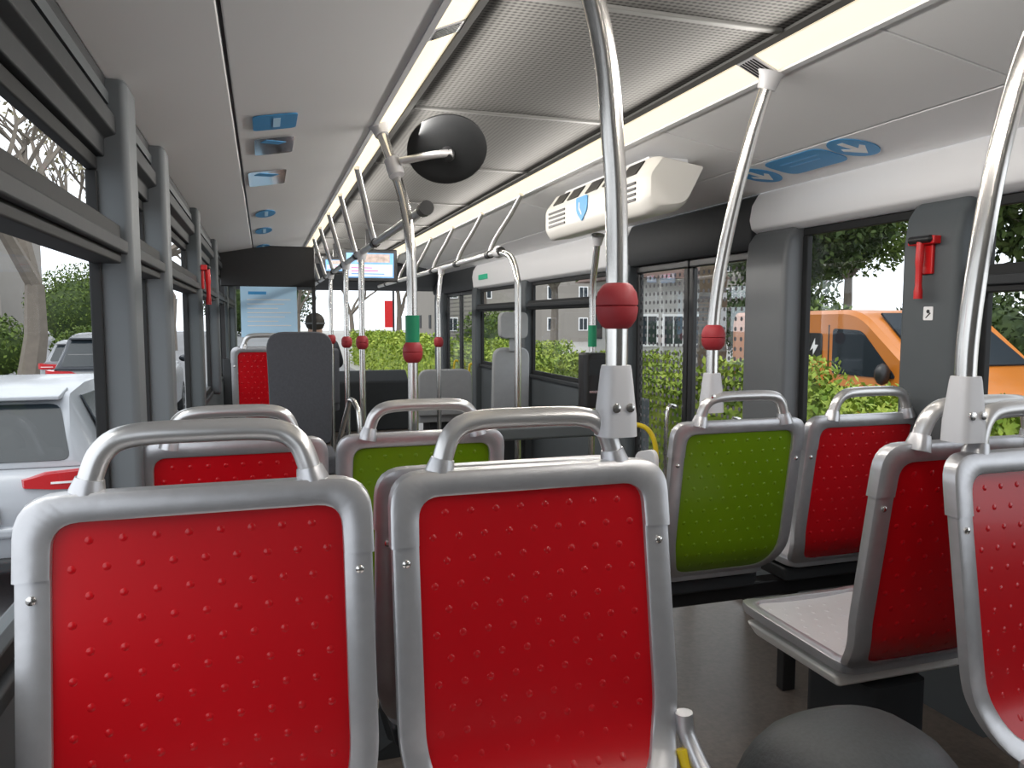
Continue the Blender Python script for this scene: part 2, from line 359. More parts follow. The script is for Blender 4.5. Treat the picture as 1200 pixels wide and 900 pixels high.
def make_seat(m, label):
    t = thing('bus_seat', label, 'seat', group='moulded bus seats')
    g = G(); strip(g, low_o, low_i, mb, .012); obj('side_frame', g, ALU, t)
    g = G(); strip(g, [(a*1.012,b) for a,b in arch_o], arch_i, mb, .0155); obj('top_frame', g, ALU, t)
    g = G(); panel(g, arch_i+low_i[1:-1], mb, .004); obj('back_panel', g, m, t, ang=75)
    g = G(); h = mb(0,.5,0)
    pts = [(-.145,h.y,.955),(-.139,h.y,.985),(-.124,h.y-.004,1.020),(-.09,h.y-.008,1.038),(0,h.y-.008,1.041),(.09,h.y-.008,1.038),(.124,h.y-.004,1.020),(.139,h.y,.985),(.145,h.y,.955)]
    hd = obj('handle', g.tube(spath(pts,5), .0158, 14), SATIN, t)
    for s in (-1,1):
        obj('foot_clamp', G().tube([(s*.146,h.y,.955),(s*.143,h.y,.968),(s*.139,h.y,.985)], [.024,.0225,.018], 14), ALU, hd)
        c = mb(s*.203,.372,0)
        obj('bolt', G().lathe([(.003,-.0165),(.006,-.0145),(.006,.0145),(.003,.0165)], Matrix.Translation(c)@Matrix.Rotation(PI/2,4,'X'), 10), STEEL, t)
    po = rpoly([(-.185,0),(.185,0),(.208,.38),(-.208,.38)], [.04,.04,.09,.09]); pi_ = rpoly([(-.15,.03),(.15,.03),(.172,.345),(-.172,.345)], [.03,.03,.06,.06])
    g = G(); strip(g, po, pi_, mp, .012, True); sf = obj('seat_rim', g, ALU, t)
    g = G(); panel(g, pi_, mp, .004); obj('seat_panel', g, PANSEAT, t, ang=75)
    tray(DGREY, t)
    obj('pedestal', G().loft([[(x,y,z) for x,y in rpoly([(-w,.08),(w,.08),(w,.30),(-w,.30)],.03,3)] for z,w in ((0,.13),(.02,.13),(.05,.08),(.40,.08))]), DGREY, t)
    return t
red = make_seat(RED, 'red bus seat with silver frame in the left foreground by the window')
red.location = (-.082,1.04,.008); red.rotation_euler = (0,0,PI)
nr = dup(red, (.39,1.04,.008), PI, 'red bus seat in the foreground with the nearest pole clamped to its handle')
sr = obj('side_arm', G().tube(spath([(-.226,.015,.575),(-.229,.02,.54),(-.238,.06,.495),(-.245,.13,.465),(-.245,.22,.455)],5), .014, 12), ALU, nr)
obj('yellow_strip', G().tube(spath([(-.214,.03,.525),(-.220,.045,.49),(-.230,.085,.465),(-.234,.15,.44)],5), .009, 10), YEL, sr)
dup(red, (.39,1.305,-.01), 0, 'red bus seat standing back to back directly ahead of the near central seat', skip=('handle',))
dup(red, (-.075,2.04,LOW), 0, 'red bus seat in second left row beside the window, mostly hidden')
dup(red, (1.785,1.985,LOW), 0, 'red bus seat with handle beside the right window, right of the green one', skip=('pedestal',))
dup(red, (1.335,.95,0), PI, 'red bus seat cut off by the right edge of the view')
tray(WHITE, dup(red, (1.315,1.205,0), 0, 'red bus seat whose pale seat pan juts out over the floor, right side', skip=('under_tray',)), .418)
grn = make_seat(GRN, 'green bus seat in the second left row, between two central poles')
grn.location = (.392,2.04,LOW)
g2 = dup(grn, (1.325,1.985,LOW), 0, 'green bus seat on the right beside the red window seat', skip=('pedestal',))
obj('side_plate', G().loft([[(x,y,z) for y,z in rpoly([(-.045,.60),(.09,.52),(.10,.86),(-.03,.89)],.04,4)] for x in (-.262,-.248)]), LGREY, g2, .003)
b = thing('seat_beam', 'black crossbeam under the green and red pair at right', 'beam', (1.55,2.12,LOW))
obj('beam', G().box((-.44,-.02,.345),(.47,.04,.40)), BLACK, b, .008)
obj('leg', G().box((.10,-.01,0),(.15,.03,.35)), BLACK, b, .005)

# far left seats
fr = dup(red, (.02,5.3,.06), 0, 'small distant red seat with a handle below the pale blue notice')
t = thing('raised_plinth', 'grey plinth raising the distant red seat near the blue notice', 'plinth', (.02,5.45,LOW))
obj('box', G().box((-.3,-.3,0),(.25,.4,.12)), PILL, t, .02)
t = thing('padded_seat', 'tall dark grey padded seat back standing left of the aisle', 'seat', (.175,4.1,LOW))
g = G(); secs = []
for i in range(9):
    v = i/8; yy = -.045+.09*v; sc = math.sin(math.acos(abs(2*v-1)*.98))*.35+.65
    secs.append([(x*(.92+.08*sc), yy-.05*(z-.6), .87+(z-.87)*(.94+.06*sc)) for x, z in rpoly([(-.15,.62),(.15,.62),(.165,1.20),(-.165,1.20)],[.03,.03,.09,.09],6)])
obj('backrest', g.loft(secs), FAB, t)
g = G().loft([[(x,y,z) for x,y in rpoly([(-.19,.0),(.19,.0),(.19,.42),(-.19,.42)],.06,4)] for z in (.44,.5,.54)])
obj('cushion', g, FAB, t, .02)
obj('pedestal', G().loft([[(x,y,z) for x,y in rpoly([(-w,.06),(w,.06),(w,.34),(-w,.34)],.03,3)] for z,w in ((0,.18),(.44,.15))]), DGREY, t)
obj('armrest', G().tube(spath([(.19,.03,.60),(.24,.0,.80),(.25,-.02,.84),(.27,-.1,.82),(.28,-.16,.70),(.28,-.18,.02)],6), .014), STEEL, t)

LGM = mat('mid_grey_pad', (.30,.31,.32), .6, 0, .1, 20)
def grey_seat(x, y, top, w, label):
    t = thing('grey_seat', label, 'seat', (x,y,LOW), 0)
    obj('backrest', G().loft([[(a,yy-.06*(z-.5),z) for a,z in rpoly([(-w,.48),(w,.48),(w*.95,top),(-w*.95,top)],[.03,.03,.08,.08],5)] for yy in (0,.06)]), LGM, t, .015)
    obj('seat_pan', G().loft([[(a,b,z) for a,b in rpoly([(-w,.05),(w,.05),(w,.42),(-w,.42)],.05,4)] for z in (.42,.48)]), LGM, t, .01)
    obj('pedestal', G().box((-.12,.1,0),(.12,.34,.42)), DGREY, t, .01)
    return t
grey_seat(1.40,6.1,.86,.23,'low grey seat back at front right near the far doors')
t = grey_seat(1.80,5.6,1.05,.15,'taller grey seat with a headrest beside the far right window')
obj('headrest', G().loft([[(a,yy,z+1.22) for a,z in rrect(.22,.20,.05)] for yy in (-.09,-.01)]).box((-.03,-.06,1.02),(.03,-.04,1.14)), LGM, t, .01)

t = thing('aisle_cover', 'dark grey speckled cover with a rounded top at the bottom edge', 'cover', (.86,.93,0))
g = G(); N = 24
secs = []
for i in range(11):
    q = i/10*PI/2; z = .30+.270*math.sin(q); k = max(.03, math.cos(q)**.55)
    secs.append([(.205*k*math.copysign(abs(math.cos(a))**.8, math.cos(a)), .16*k*math.copysign(abs(math.sin(a))**.8, math.sin(a)), z) for a in [2*PI*j/N for j in range(N)]])
secs.insert(0, [(x,y,0) for x,y,z in secs[0]])
obj('shell', g.loft(secs), HUMP, t, ang=60)
obj('skirt', G().loft([[(.212*math.cos(2*PI*j/N),.167*math.sin(2*PI*j/N),z) for j in range(N)] for z in (0,.06)]), BLACK, t)

# ------------------------------------------------------------ poles and rails
def pole(label, pts, ball=None, sleeve=None, bracket=None, r=.0175, n=6):
    base = Vector(pts[0]); t = thing('grab_pole', label, 'pole', base, 0, 'stainless grab poles')
    P = [Vector(p)-base for p in pts]
    tu = obj('tube', G().tube(spath(P, n), r, 16), STEEL, t)
    obj('ceiling_cap' if pts[-1][2] > 1.7 else 'rail_clamp', G().tube([P[-1]+(P[-2]-P[-1]).normalized()*.045, P[-1]+(P[-2]-P[-1]).normalized()*.012, P[-1]], [r*1.35,r*1.7,r*2.1], 14), BRKT, t)
    if ball:
        b = Vector(ball)-base
        prof = [(r*1.02,-.036),(.024,-.032),(.031,-.021),(.0335,-.008),(.0335,-.0015),(.031,0),(.0335,.0015),(.0335,.008),(.031,.021),(.024,.032),(r*1.02,.036)]
        obj('grip_ball', G().lathe(prof, Matrix.Translation(b), 22), BALL, t)
    if sleeve:
        b = Vector(sleeve[0])-base; h = sleeve[1]
        obj('sleeve', G().lathe([(r*1.0,-h),(r*1.35,-h),(r*1.35,h),(r*1.0,h)], Matrix.Translation(b), 16), SLV, t)
    if bracket:
        b = Vector(bracket)-base
        g = G().loft([[(b.x+x*k, b.y+y*k, b.z+z) for x,y in rrect(.056,.05,.018)] for z,k in ((-.055,1.12),(-.02,1.08),(0,1.0),(.05,.82),(.058,.76))])
        bk = obj('bracket', g, BRKT, t)
        for dx in (-.012,.012): obj('screw', G().lathe([(.0075,0),(.0075,.003),(.004,.004)], Matrix.Translation((b.x+dx,b.y-.0265,b.z-.008))@Matrix.Rotation(PI/2,4,'X'), 10), STEEL, bk)
    return t
pole('thick polished pole with large red ball, clamped to the near central seat',
     [(.535,1.115,1.05),(.535,1.115,1.2),(.533,1.115,1.36),(.522,1.11,1.48),(.495,1.10,1.64),(.415,1.09,1.865)], (.535,1.115,1.222), None, (.535,1.115,1.07))
pole('polished pole clamped to the green right seat, leaning to the ceiling light',
     [(1.225,1.92,.985),(1.225,1.92,1.16),(1.232,1.905,1.32),(1.25,1.875,1.5),(1.275,1.83,1.7),(1.30,1.785,1.855)], (1.225,1.918,1.15), None, (1.225,1.92,.99))
pole('polished pole leaning out at the right edge above the cut off seat',
     [(1.155,1.02,1.04),(1.155,1.02,1.16),(1.162,1.01,1.32),(1.18,.995,1.5),(1.215,.97,1.68),(1.29,.93,1.855)], None, None, (1.155,1.02,1.045))
pole('central pole with green sleeve and red ball carrying the round black mirror',
     [(.474,2.55,LOW),(.474,2.55,.6),(.474,2.55,1.3),(.470,2.555,1.46),(.45,2.60,1.63),(.39,2.69,1.865)], (.474,2.55,1.093), ((.474,2.55,1.17),.045))
pole('pole with red ball hanging from the left rail, third down the aisle', [(.5,4.15,LOW),(.5,4.15,.7),(.5,4.15,1.3),(.505,4.15,1.56)], (.5,4.15,1.08), None, None, .016)
pole('slim pole with red ball next after the third in the left line', [(.5,4.95,LOW),(.5,4.95,.7),(.5,4.95,1.3),(.505,4.95,1.56)], (.5,4.95,1.06), None, None, .016)
pole('farthest slim pole with red ball in the left line near driver', [(.5,6.1,LOW),(.5,6.1,.7),(.5,6.1,1.3),(.505,6.1,1.56)], (.5,6.1,1.05), None, None, .016)
pole('plain pole curving down from the near end of the right rail', [(1.2,3.62,LOW),(1.2,3.62,.6),(1.2,3.62,1.3),(1.2,3.64,1.42),(1.2,3.74,1.52),(1.2,3.95,1.56)], None, None, None, .016)
pole('slim pole with red ball under the right rail by grey seats', [(1.17,5.3,LOW),(1.17,5.3,.6),(1.17,5.3,1.15),(1.17,5.3,1.34),(1.2,5.32,1.56)], (1.17,5.3,1.045), None, None, .016)
pole('pole with green sleeve rising from the black ticket box by the doors',
     [(1.46,3.3,LOW),(1.46,3.3,.7),(1.46,3.3,1.15),(1.455,3.29,1.35),(1.45,3.25,1.47),(1.44,3.2,1.58)], None, ((1.46,3.3,1.125),.05), None, .015)
def rail(label, x, y0, y1, xs, tops):
    t = thing('handrail', label, 'handrail', (x,y0,1.56)); rl = obj('rail', G().tube([(0,0,0),(0,y1-y0,0)], .016, 14), SATIN, t)
    for y in tops:
        st = obj('strut', G().tube(spath([(0,y+.28-y0,0),((xs-x)*.25,y+.24-y0,.08),((xs-x)*.7,y+.09-y0,.2),(xs-x,y-y0,.29)],4), .013, 10), SATIN, t)
        obj('clamp', G().tube([(0,y+.25-y0,0),(0,y+.31-y0,0)], .022, 12), BLACK, st)
    obj('end_cap', G().tube([(0,-.03,0),(0,.03,0)], .024, 12), BLACK, t)
rail('overhead left rail on curved struts running to the front', .51, 2.5, 8.4, .40, (3.4,4.15,4.9,5.65,6.4,7.15,7.9))
rail('overhead right rail on curved struts beyond the vent unit', 1.2, 3.93, 8.4, 1.295, (3.85,4.6,5.35,6.1,6.85,7.6))
t = thing('partition_bar', 'dark grey horizontal bar across behind the green left seat', 'bar', (.75,2.42,LOW))
obj('bar', G().box((-.45,-.02,.86),(.42,.02,.905)), PILL, t, .01)
for x in (-.20,.38): obj('post', G().tube([(x,0,0),(x,0,.87)], .016), STEEL, t)
t = thing('yellow_handle', 'yellow curved tube handle low beside the middle doors', 'handle', (1.50,2.75,LOW))
obj('tube', G().tube(spath([(0,0,0),(0,0,.55),(0,.0,.74),(-.03,.02,.82),(-.09,.05,.84)],6), .010), YEL, t)
obj('foot', G().lathe([(.03,0),(.03,.01),(.013,.02)]), BLACK, t)
t = thing('ticket_validator', 'black ticket box on the pole by the middle doors', 'ticket machine', (1.435,3.235,.80))
obj('housing', G().loft([[(x,y,z) for x,y in rrect(.12,.10,.03)] for z in (0,.02,.23,.25)]), BLACK, t, .01)
obj('screen', G().box((-.04,-.055,.15),(.04,-.05,.22)), DGREY, t); obj('slot', G().box((-.04,-.056,.07),(.04,-.05,.08)), STEEL, t)

# round black mirror on its arm
mc = Vector((.60,2.56,1.762)); t = thing('convex_mirror', 'round black dome mirror held on an arm at the ceiling', 'mirror', mc)
nrm = Vector((-.1,-.9,-.95)).normalized(); Mz = nrm.to_track_quat('Z','Y').to_matrix().to_4x4()
obj('shell', G().lathe([(.126,-.014),(.134,-.008),(.134,-.002),(.130,.001),(.10,.003),(.05,.005),(.004,.006)], Mz, 40), RUB, t)
obj('mirror_face', G().lathe([(.125,-.0145),(.09,-.028),(.04,-.036),(.004,-.038)], Mz, 32), MIR, t)
hb = nrm*.03
obj('hub', G().lathe([(.024,.003),(.022,.03),(.014,.04),(.002,.042)], Mz, 16), BLACK, t)
obj('arm', G().tube(spath([hb+Vector((.01,-.005,0.01)), hb+Vector((-.06,-.0,.0)), Vector((-.155,.02,-.04))],5), .013, 12), SATIN, t)
obj('arm_clamp', G().tube([Vector((-.165,.03,-.085)),Vector((-.178,.05,-.03))], .027, 14), BRKT, t)

# air unit on the right cove
t = thing('air_vent_unit', 'white boxy air vent unit hung under right ceiling panel', 'air conditioner', (1.465,3.05,1.712))
prof = rpoly([(-.15,-.09),(-.125,-.13),(.02,-.11),(.105,.055),(-.095,.085),(-.15,.01)], [.02,.02,.04,.01,.01,.02], 4)
secs = [[(x*kx, y, .02+(z-.02)*kz) for x, z in prof] for y, kx, kz in ((-.53,.84,.80),(-.515,.94,.92),(-.48,1,1),(.48,1,1),(.515,.94,.92),(.53,.84,.80))]
obj('casing', G().loft(secs), WHITE, t, ang=40)
obj('mount', G().box((-.08,-.42,.06),(.09,.42,.098)), HEAD, t, .005)
Mb = axes((-.1215,0,.0485), (0,1,0), (.055,0,.075))
for k in range(5):
    yc = -.38+k*.175+(.03 if k > 2 else 0)
    obj('top_louvre', G().hexa([(Mb@Vector((yc+dy*.062, dz*.030, -dd*.005))) for dd in (-1,1) for dy in (-1,1) for dz in (-1,1)]), BLACK, t)
for yc in (-.36,.34):
    for k in range(4): obj('side_louvre', G().box((-.155,yc-.10,-.075+k*.020),(-.145,yc+.10,-.066+k*.020)), BLACK, t)
obj('shield_sticker', G().prism_m(rpoly([(-.06,.05),(-.06,-.01),(0,-.055),(.06,-.01),(.06,.05)],[.01,.02,.01,.02,.01],3), axes((-.1515,.04,-.035),(0,-1,0),(0,0,1)), .003), BLUE, t)
obj('shield_mark', G().prism_m([(-.03,.028),(-.03,.0),(0,-.028),(.0,-.018),(-.02,.004),(-.02,.028)], axes((-.1545,.04,-.035),(0,-1,0),(0,0,1)), .001), STWHITE, t)

def sticker(name, label, c, poly, ex, ey, m, marks=(), mm=STWHITE):
    t = obj(name, G().prism_m(poly, Matrix(), .002), m); t.matrix_world = axes(c, ex, ey); tag(t, label, 'sticker')
    for k in marks: obj('mark', G().prism_m(k, Matrix.Translation((0,0,.0022)), .001), mm, t)
    return t
P0 = Vector((1.764,0,1.78)); P1 = Vector((2.02,0,1.733)); eyR = (P0-P1).normalized(); nR = Vector((0,1,0)).cross(eyR)
if nR.z > 0: nR = -nR
exR = Vector((0,1,0))
if exR.cross(eyR).z > 0: exR = -exR
arrow = [(-.012,.055),(-.012,-.010),(-.040,.012),(-.048,-.004),(0,-.062),(.048,-.004),(.040,.012),(.012,-.010),(.012,.055)]
pmk = [[(-.10,.03),(.10,.03),(.10,.022),(-.10,.022)],[(-.08,.0),(.08,.0),(.08,-.008),(-.08,-.008)]]
for (px, py, pl, lab, mk, mm_) in ((1000,172,ell(.075,.088),'round blue sticker with white arrow, nearest of three on right ceiling',[arrow],STWHITE),
        (943,189,rrect(.31,.15,.05,8),'blue pill shaped sticker between two round arrows on right ceiling',pmk,MBLUE),
        (891,205,ell(.075,.088),'round blue sticker with white arrow, farthest of three on right ceiling',[arrow],STWHITE)):
    c = hit(px, py, P0, nR)+nR*.002
    sticker('ceiling_sticker', lab, c, pl, exR, eyR, BLUE, mk, mm_)
Q0 = Vector((-.06,0,1.781)); Q1 = Vector((.37,0,1.855)); eq = (Q1-Q0).normalized(); nL = Vector((0,1,0)).cross(eq); exL = Vector((0,1,0))
if nL.z > 0: nL = -nL; exL = -exL
for px, py, w, h, m, lab in ((322,142,.18,.13,BLUE,'blue notice nearest on the left ceiling panel'),(321,170,.26,.13,MIR,'shiny silver notice after the first blue one on left ceiling'),
        (313,208,.34,.15,MIR,'second shiny silver notice on the left ceiling panel'),(311,250,.30,.11,BLUE,'small blue oval notice after the silver ones on left ceiling'),
        (309,270,.36,.11,BLUE,'small blue oval notice second from last on left ceiling'),(308,289,.42,.11,BLUE,'farthest small blue oval notice on the left ceiling panel')):
    c = hit(px, py, Q0, nL)+nL*.002
    ov = 'oval' in lab
    mk = [[(-w*.3,h*.12),(w*.3,h*.12),(w*.3,-h*.04),(-w*.3,-h*.04)]] if m is BLUE else [[(-w*.42,-h*.2),(-w*.2,h*.3),(-w*.1,h*.1),(-w*.3,-h*.35)]]
    sticker('ceiling_notice', lab, c, ell(w/2,h/2) if ov else rrect(w,h,.02), exL, eq, m, mk, LBLUE if m is BLUE else BLUE)

def hammer(loc, s, label):
    t = thing('emergency_hammer', label, 'hammer', loc)
    obj('bracket', G().box((-s*.03,-.05,.07),(0,.05,.095)).box((-s*.012,-.03,-.02),(0,.03,.09)), REDP, t, .004)
    obj('handle', G().tube(spath([(-s*.028,0,.08),(-s*.03,0,.03),(-s*.03,0,-.04),(-s*.03,0,-.095)],4), [.012]*6+[.010]*4+[.013]*3, 10), REDP, t)
    obj('head', G().tube([(-s*.03,-.045,.085),(-s*.03,-.038,.085),(-s*.03,.038,.085),(-s*.03,.045,.085)], [.004,.012,.012,.004], 10), BLACK, t)
hammer((1.956,1.885,1.36), 1, 'red emergency hammer on the grey pillar at right')
hammer((-.281,4.06,1.37), -1, 'small red emergency hammer on the far left pillar')
o = obj('pillar_sticker', G().prism_m(rrect(.036,.042,.004), Matrix(), .0015), STWHITE); o.matrix_world = axes((1.9545,1.87,1.22),(0,-1,0),(0,0,1)); tag(o, 'small white square pictogram sticker below the red hammer', 'sticker')
obj('mark', G().prism_m(ell(.006,.006,12), Matrix.Translation((0,.006,.0015)), .001).prism_m([(-.01,-.014),(-.006,-.014),(.01,.0),(.007,.003)], Matrix.Translation((0,0,.0015)), .001), BLACK, o)

t = thing('driver_partition', 'black driver partition at front left behind the blue notice', 'partition', (.06,6.6,LOW))
obj('lower_panel', G().box((-.38,0,0),(.36,.03,.95)), DGREY, t, .01)
obj('upper_panel', G().box((-.38,0,1.53),(.36,.03,1.86)), BLACK, t, .01)
for a, b_ in ((-.38,-.35),(.33,.36)): obj('post', G().box((a,0,.95),(b_,.03,1.53)), BLACK, t)
obj('glass', G().quad([(-.35,.015,.95),(.33,.015,.95),(.33,.015,1.53),(-.35,.015,1.53)]), GLASS, t)
t = thing('notice_poster', 'pale blue notice board with white text lines at front left', 'poster', (.05,6.608,1.28))
obj('sheet', G().box((-.22,-.004,-.22),(.22,.004,.19)), LBLUE, t)
for k in range(7): obj('text_line', G().box((-.17,-.006,.08-k*.035),(.17-.05*(k % 3),-.004,.088-k*.035)), STWHITE, t)
obj('heading', G().box((-.16,-.006,.125),(-.02,-.004,.15)), BLUE, t)

def monitor(x, y, z, w, h, rz, label):
    t = thing('monitor', label, 'screen', (x,y,z), rz)
    obj('housing', G().box((-w/2-.03,0,-h/2-.03),(w/2+.03,.05,h/2+.03)), BLACK, t, .01)
    sc = obj('screen', G().box((-w/2,-.004,-h/2),(w/2,0,h/2)), SCRN, t)
    obj('picture', G().box((-w*.28,-.006,h*.12),(w*.42,-.004,h*.46)), SCRG, sc)
    obj('caption', G().box((-w/2+.01,-.006,-h/2+.01),(w/2-.01,-.004,h*.04)), SCRW, sc)
    for k in range(3): obj('caption_line', G().box((-w*.4,-.008,-h*.36+k*h*.12),(w*(.30-.13*k),-.006,-h*.325+k*h*.12)), SCRP if k else BLUE, sc)
    obj('mount', G().box((-.03,.01,h/2),(.03,.04,1.9-z)), BLACK, t)
monitor(.80,6.05,1.62,.36,.19,R(-4),'wide passenger screen with bright caption hanging from the front ceiling')
monitor(.66,7.3,1.70,.20,.10,R(0),'smaller screen left of the wide passenger screen')
o = obj('line_display', G().box((1.962,6.85,1.58),(1.978,7.12,1.625)), LED); tag(o, 'small green lit display above the far right window', 'display')

def person():
    t = thing('person', 'seated driver in dark jacket seen from behind at front', 'person', (.50,8.0,LOW))
    V = [(0,0,.56),(0,-.02,.78),(0,0,.98),(0,.02,1.07),(0,.05,1.17),(0,.06,1.26),
         (-.17,0,.99),(-.24,.12,.80),(-.17,.36,.80),(-.15,.44,.82), (.17,0,.99),(.24,.12,.80),(.17,.36,.80),(.15,.44,.82),
         (-.11,.10,.54),(-.13,.42,.55),(-.13,.46,.15),(-.13,.56,.05), (.11,.10,.54),(.13,.42,.55),(.13,.46,.15),(.13,.56,.05)]
    E = [(0,1),(1,2),(2,3),(3,4),(4,5),(2,6),(6,7),(7,8),(8,9),(2,10),(10,11),(11,12),(12,13),(0,14),(14,15),(15,16),(16,17),(0,18),(18,19),(19,20),(20,21)]
    Rr = [.15,.14,.14,.06,.085,.07,.08,.055,.04,.035,.08,.055,.04,.035,.09,.075,.05,.045,.09,.075,.05,.045]
    me = bpy.data.meshes.new('driver_source'); me.from_pydata(V, E, [])
    o = bpy.data.objects.new('driver_source', me); C.objects.link(o); m = o.modifiers.new('Skin','SKIN'); o.modifiers.new('Sub','SUBSURF').levels = 2
    for i, v in enumerate(me.skin_vertices[0].data): v.radius = (Rr[i],Rr[i]); v.use_root = (i == 0)
    dg = bpy.context.evaluated_depsgraph_get(); m2 = bpy.data.meshes.new_from_object(o.evaluated_get(dg)); bpy.data.objects.remove(o)
    m2.materials.clear(); m2.materials.append(JACK); m2.materials.append(SKIN)
    for p in m2.polygons:
        p.use_smooth = True
        c = p.center
        if c.z > 1.06 or (c.y > .40 and c.z > .7): p.material_index = 1
    b = bpy.data.objects.new('body', m2); C.objects.link(b); b.parent = t
    obj('hair', G().ball((0,.045,1.235), (.098,.108,.10), 18), HAIR, t)
    obj('cap_band', G().lathe([(.102,-.008),(.104,0),(.102,.008)], Matrix.Translation((0,.045,1.225))@Matrix.Diagonal((1,1.08,1,1)), 20), PILR, t)
person()
t = thing('driver_seat', 'dark driver seat under the seated driver', 'seat', (.50,8.0,LOW))
obj('cushion', G().loft([[(x,y,z) for x,y in rpoly([(-.22,-.12),(.22,-.12),(.22,.36),(-.22,.36)],.06,4)] for z in (.34,.42)]), FAB, t, .02)
obj('backrest', G().box((-.21,-.24,.42),(.21,-.17,.98)), FAB, t, .03); obj('pedestal', G().box((-.12,-.05,0),(.12,.25,.34)), DGREY, t, .01)
t = thing('steering_wheel', 'black steering wheel in front of the driver', 'steering wheel', (.50,8.52,.72)); t.rotation_euler = (R(35),0,0)
obj('rim', G().loft([[(.21*math.cos(a)+.014*math.cos(b)*math.cos(a), .21*math.sin(a)+.014*math.cos(b)*math.sin(a), .014*math.sin(b)) for b in [2*PI*k/8 for k in range(8)]] for a in [2*PI*k/28 for k in range(29)]], cap=False), BLACK, t)
obj('hub', G().lathe([(.05,-.03),(.05,.0),(.03,.01)]).box((-.2,-.015,-.008),(.2,.015,.002)), BLACK, t); obj('column', G().tube([(0,0,-.02),(0,.02,-.3)], .03), BLACK, t)

# ------------------------------------------------------------ outside
def ground(x0,x1,y0,y1,z,m,name): struct(name, G().box((x0,y0,z-.2),(x1,y1,z)), m)
ground(-70,3.2,-10,140,ROAD,ASPH,'road_surface'); ground(3.2,80,-10,140,ROAD+.06,PAVE,'pavement_surface')
def wheels(t, ys, hw, r=.32):
    for y in ys:
        for s in (-1,1):
            M = Matrix.Translation((s*hw,y,r))@Matrix.Rotation(s*PI/2,4,'Y')
            w = obj('wheel', G().lathe([(r*.5,-.2),(r*.95,-.2),(r,-.17),(r,-.03),(r*.95,0),(r*.68,.0)], M, 24), TYRE, t)
            g = G().lathe([(r*.66,-.03),(r*.66,.004),(r*.6,.004),(r*.58,-.03)], M, 24).lathe([(r*.18,-.03),(r*.16,.008),(.01,.01)], M, 12)
            for k in range(5):
                a = 2*PI*k/5; g.hexa([M@Vector((math.cos(a)*d-math.sin(a)*e, math.sin(a)*d+math.cos(a)*e, q)) for d in (.04,r*.62) for e in (-.03,.03) for q in (-.03,0)])
            obj('rim', g, CARS, w)
def car(label, x, y, m, zs=1.0, ws=1.0, rz=0, badge=False):
    t = thing('car', label, 'car', (x,y,ROAD), rz)
    def sec(y, hw, zb, zt):
        hw *= ws; zt *= zs; q = [(.80,zb),(.98,zb+.10),(1,(zb+zt)/2),(.985,zt-.14),(.94,zt-.03),(.84,zt)]
        return [(-a*hw,y,z) for a,z in q]+[(a*hw,y,z) for a,z in q[::-1]]
    st = [(0,.76,.36,.80),(.03,.80,.32,.90),(.12,.85,.27,.955),(.4,.885,.22,.965),(1,.895,.2,.965),(2,.895,.2,.95),(3,.89,.2,.94),(3.6,.87,.22,.88),(4.0,.80,.26,.80),(4.2,.68,.32,.70),(4.26,.55,.38,.62)]
    obj('body', G().loft([sec(*s) for s in st]), m, t, ang=50)
    gh = [(.10,.74,.95,.66,.99),(.22,.77,.94,.62,1.16),(.40,.79,.94,.585,1.385),(.46,.79,.94,.58,1.41),(.9,.80,.94,.58,1.455),(1.6,.80,.93,.585,1.46),(2.15,.80,.93,.58,1.42),(2.6,.79,.92,.60,1.25),(3.15,.76,.92,.70,.96)]
    secs = []
    for yy, hb, zb, ht, zt in gh:
        hb *= ws; ht *= ws; zb *= zs; zt *= zs
        secs.append([(-hb,yy,zb),(-ht,yy,zt-.03*(zt-zb)),(-ht*.9,yy,zt),(ht*.9,yy,zt),(ht,yy,zt-.03*(zt-zb)),(hb,yy,zb)])
    obj('roof', G().loft(secs), m, t, ang=50)
    z = lambda v: v*zs
    rw = rpoly([(-.64,0),(.64,0),(.54,.44),(-.54,.44)],[.06,.06,.07,.07],4)
    obj('rear_window', G().prism_m([(a*ws,b*zs*.98) for a,b in rw], axes((0,.105,z(.985)),(1,0,0),(0,.27,z(.365))), .012), CARGL, t)
    for s in (-1,1):
        for a, b in ((.62,1.35),(1.42,2.25)):
            pb = [(s*.802*ws,a-.06*(a<1),z(.98)),(s*.802*ws,b+.25*(b>2),z(.97)),(s*.607*ws,b-.12*(b>2),z(1.36)),(s*.607*ws,a,z(1.37))]
            obj('side_window', G().loft([[(p[0]+s*o,p[1],p[2]) for p in pb] for o in (.0,.012)]), CARGL, t)
        tl = [(.40,-.018,.84,.89),(.55,-.020,.825,.925),(.74,-.004,.815,.935),(.80,.02,.815,.94),(.865,.10,.82,.945),(.895,.20,.83,.945),(.902,.34,.86,.94)]
        g = G().loft([[(s*a*ws,y3,z(z0)),(s*a*ws,y3,z(z1)),(s*(a-.05)*ws,y3+.09,z(z1)),(s*(a-.05)*ws,y3+.09,z(z0))] for a,y3,z0,z1 in tl])
        tlo = obj('tail_light', g, TAIL, t)
        obj('light_bar', G().loft([[(s*a*ws,y3-.004,z(.86)),(s*a*ws,y3-.004,z(.873)),(s*a*ws,y3+.02,z(.873)),(s*a*ws,y3+.02,z(.86))] for a,y3,z0,z1 in tl[1:4]]), STWHITE, tlo)
        obj('wing_mirror', G().ball((s*.98*ws,2.5,z(1.0)), (.09,.06,.07), 10), m, t)
    obj('windscreen', G().prism_m([(-.66*ws,0),(.66*ws,0),(.52*ws,.66),(-.52*ws,.66)], axes((0,3.12,z(.99)),(-1,0,0),(0,-.62,z(.36))), .012), CARGL, t)
    obj('bumper', G().box((-.78*ws,-.04,.30),(.78*ws,.12,.40)), DGREY, t, .03)
    obj('bumper_line', G().box((-.80*ws,-.03,.52),(.80*ws,.1,.60)), m, t, .03)
    obj('number_plate', G().box((-.26,-.035,.62),(.26,-.015,.73)), STWHITE, t, .005)
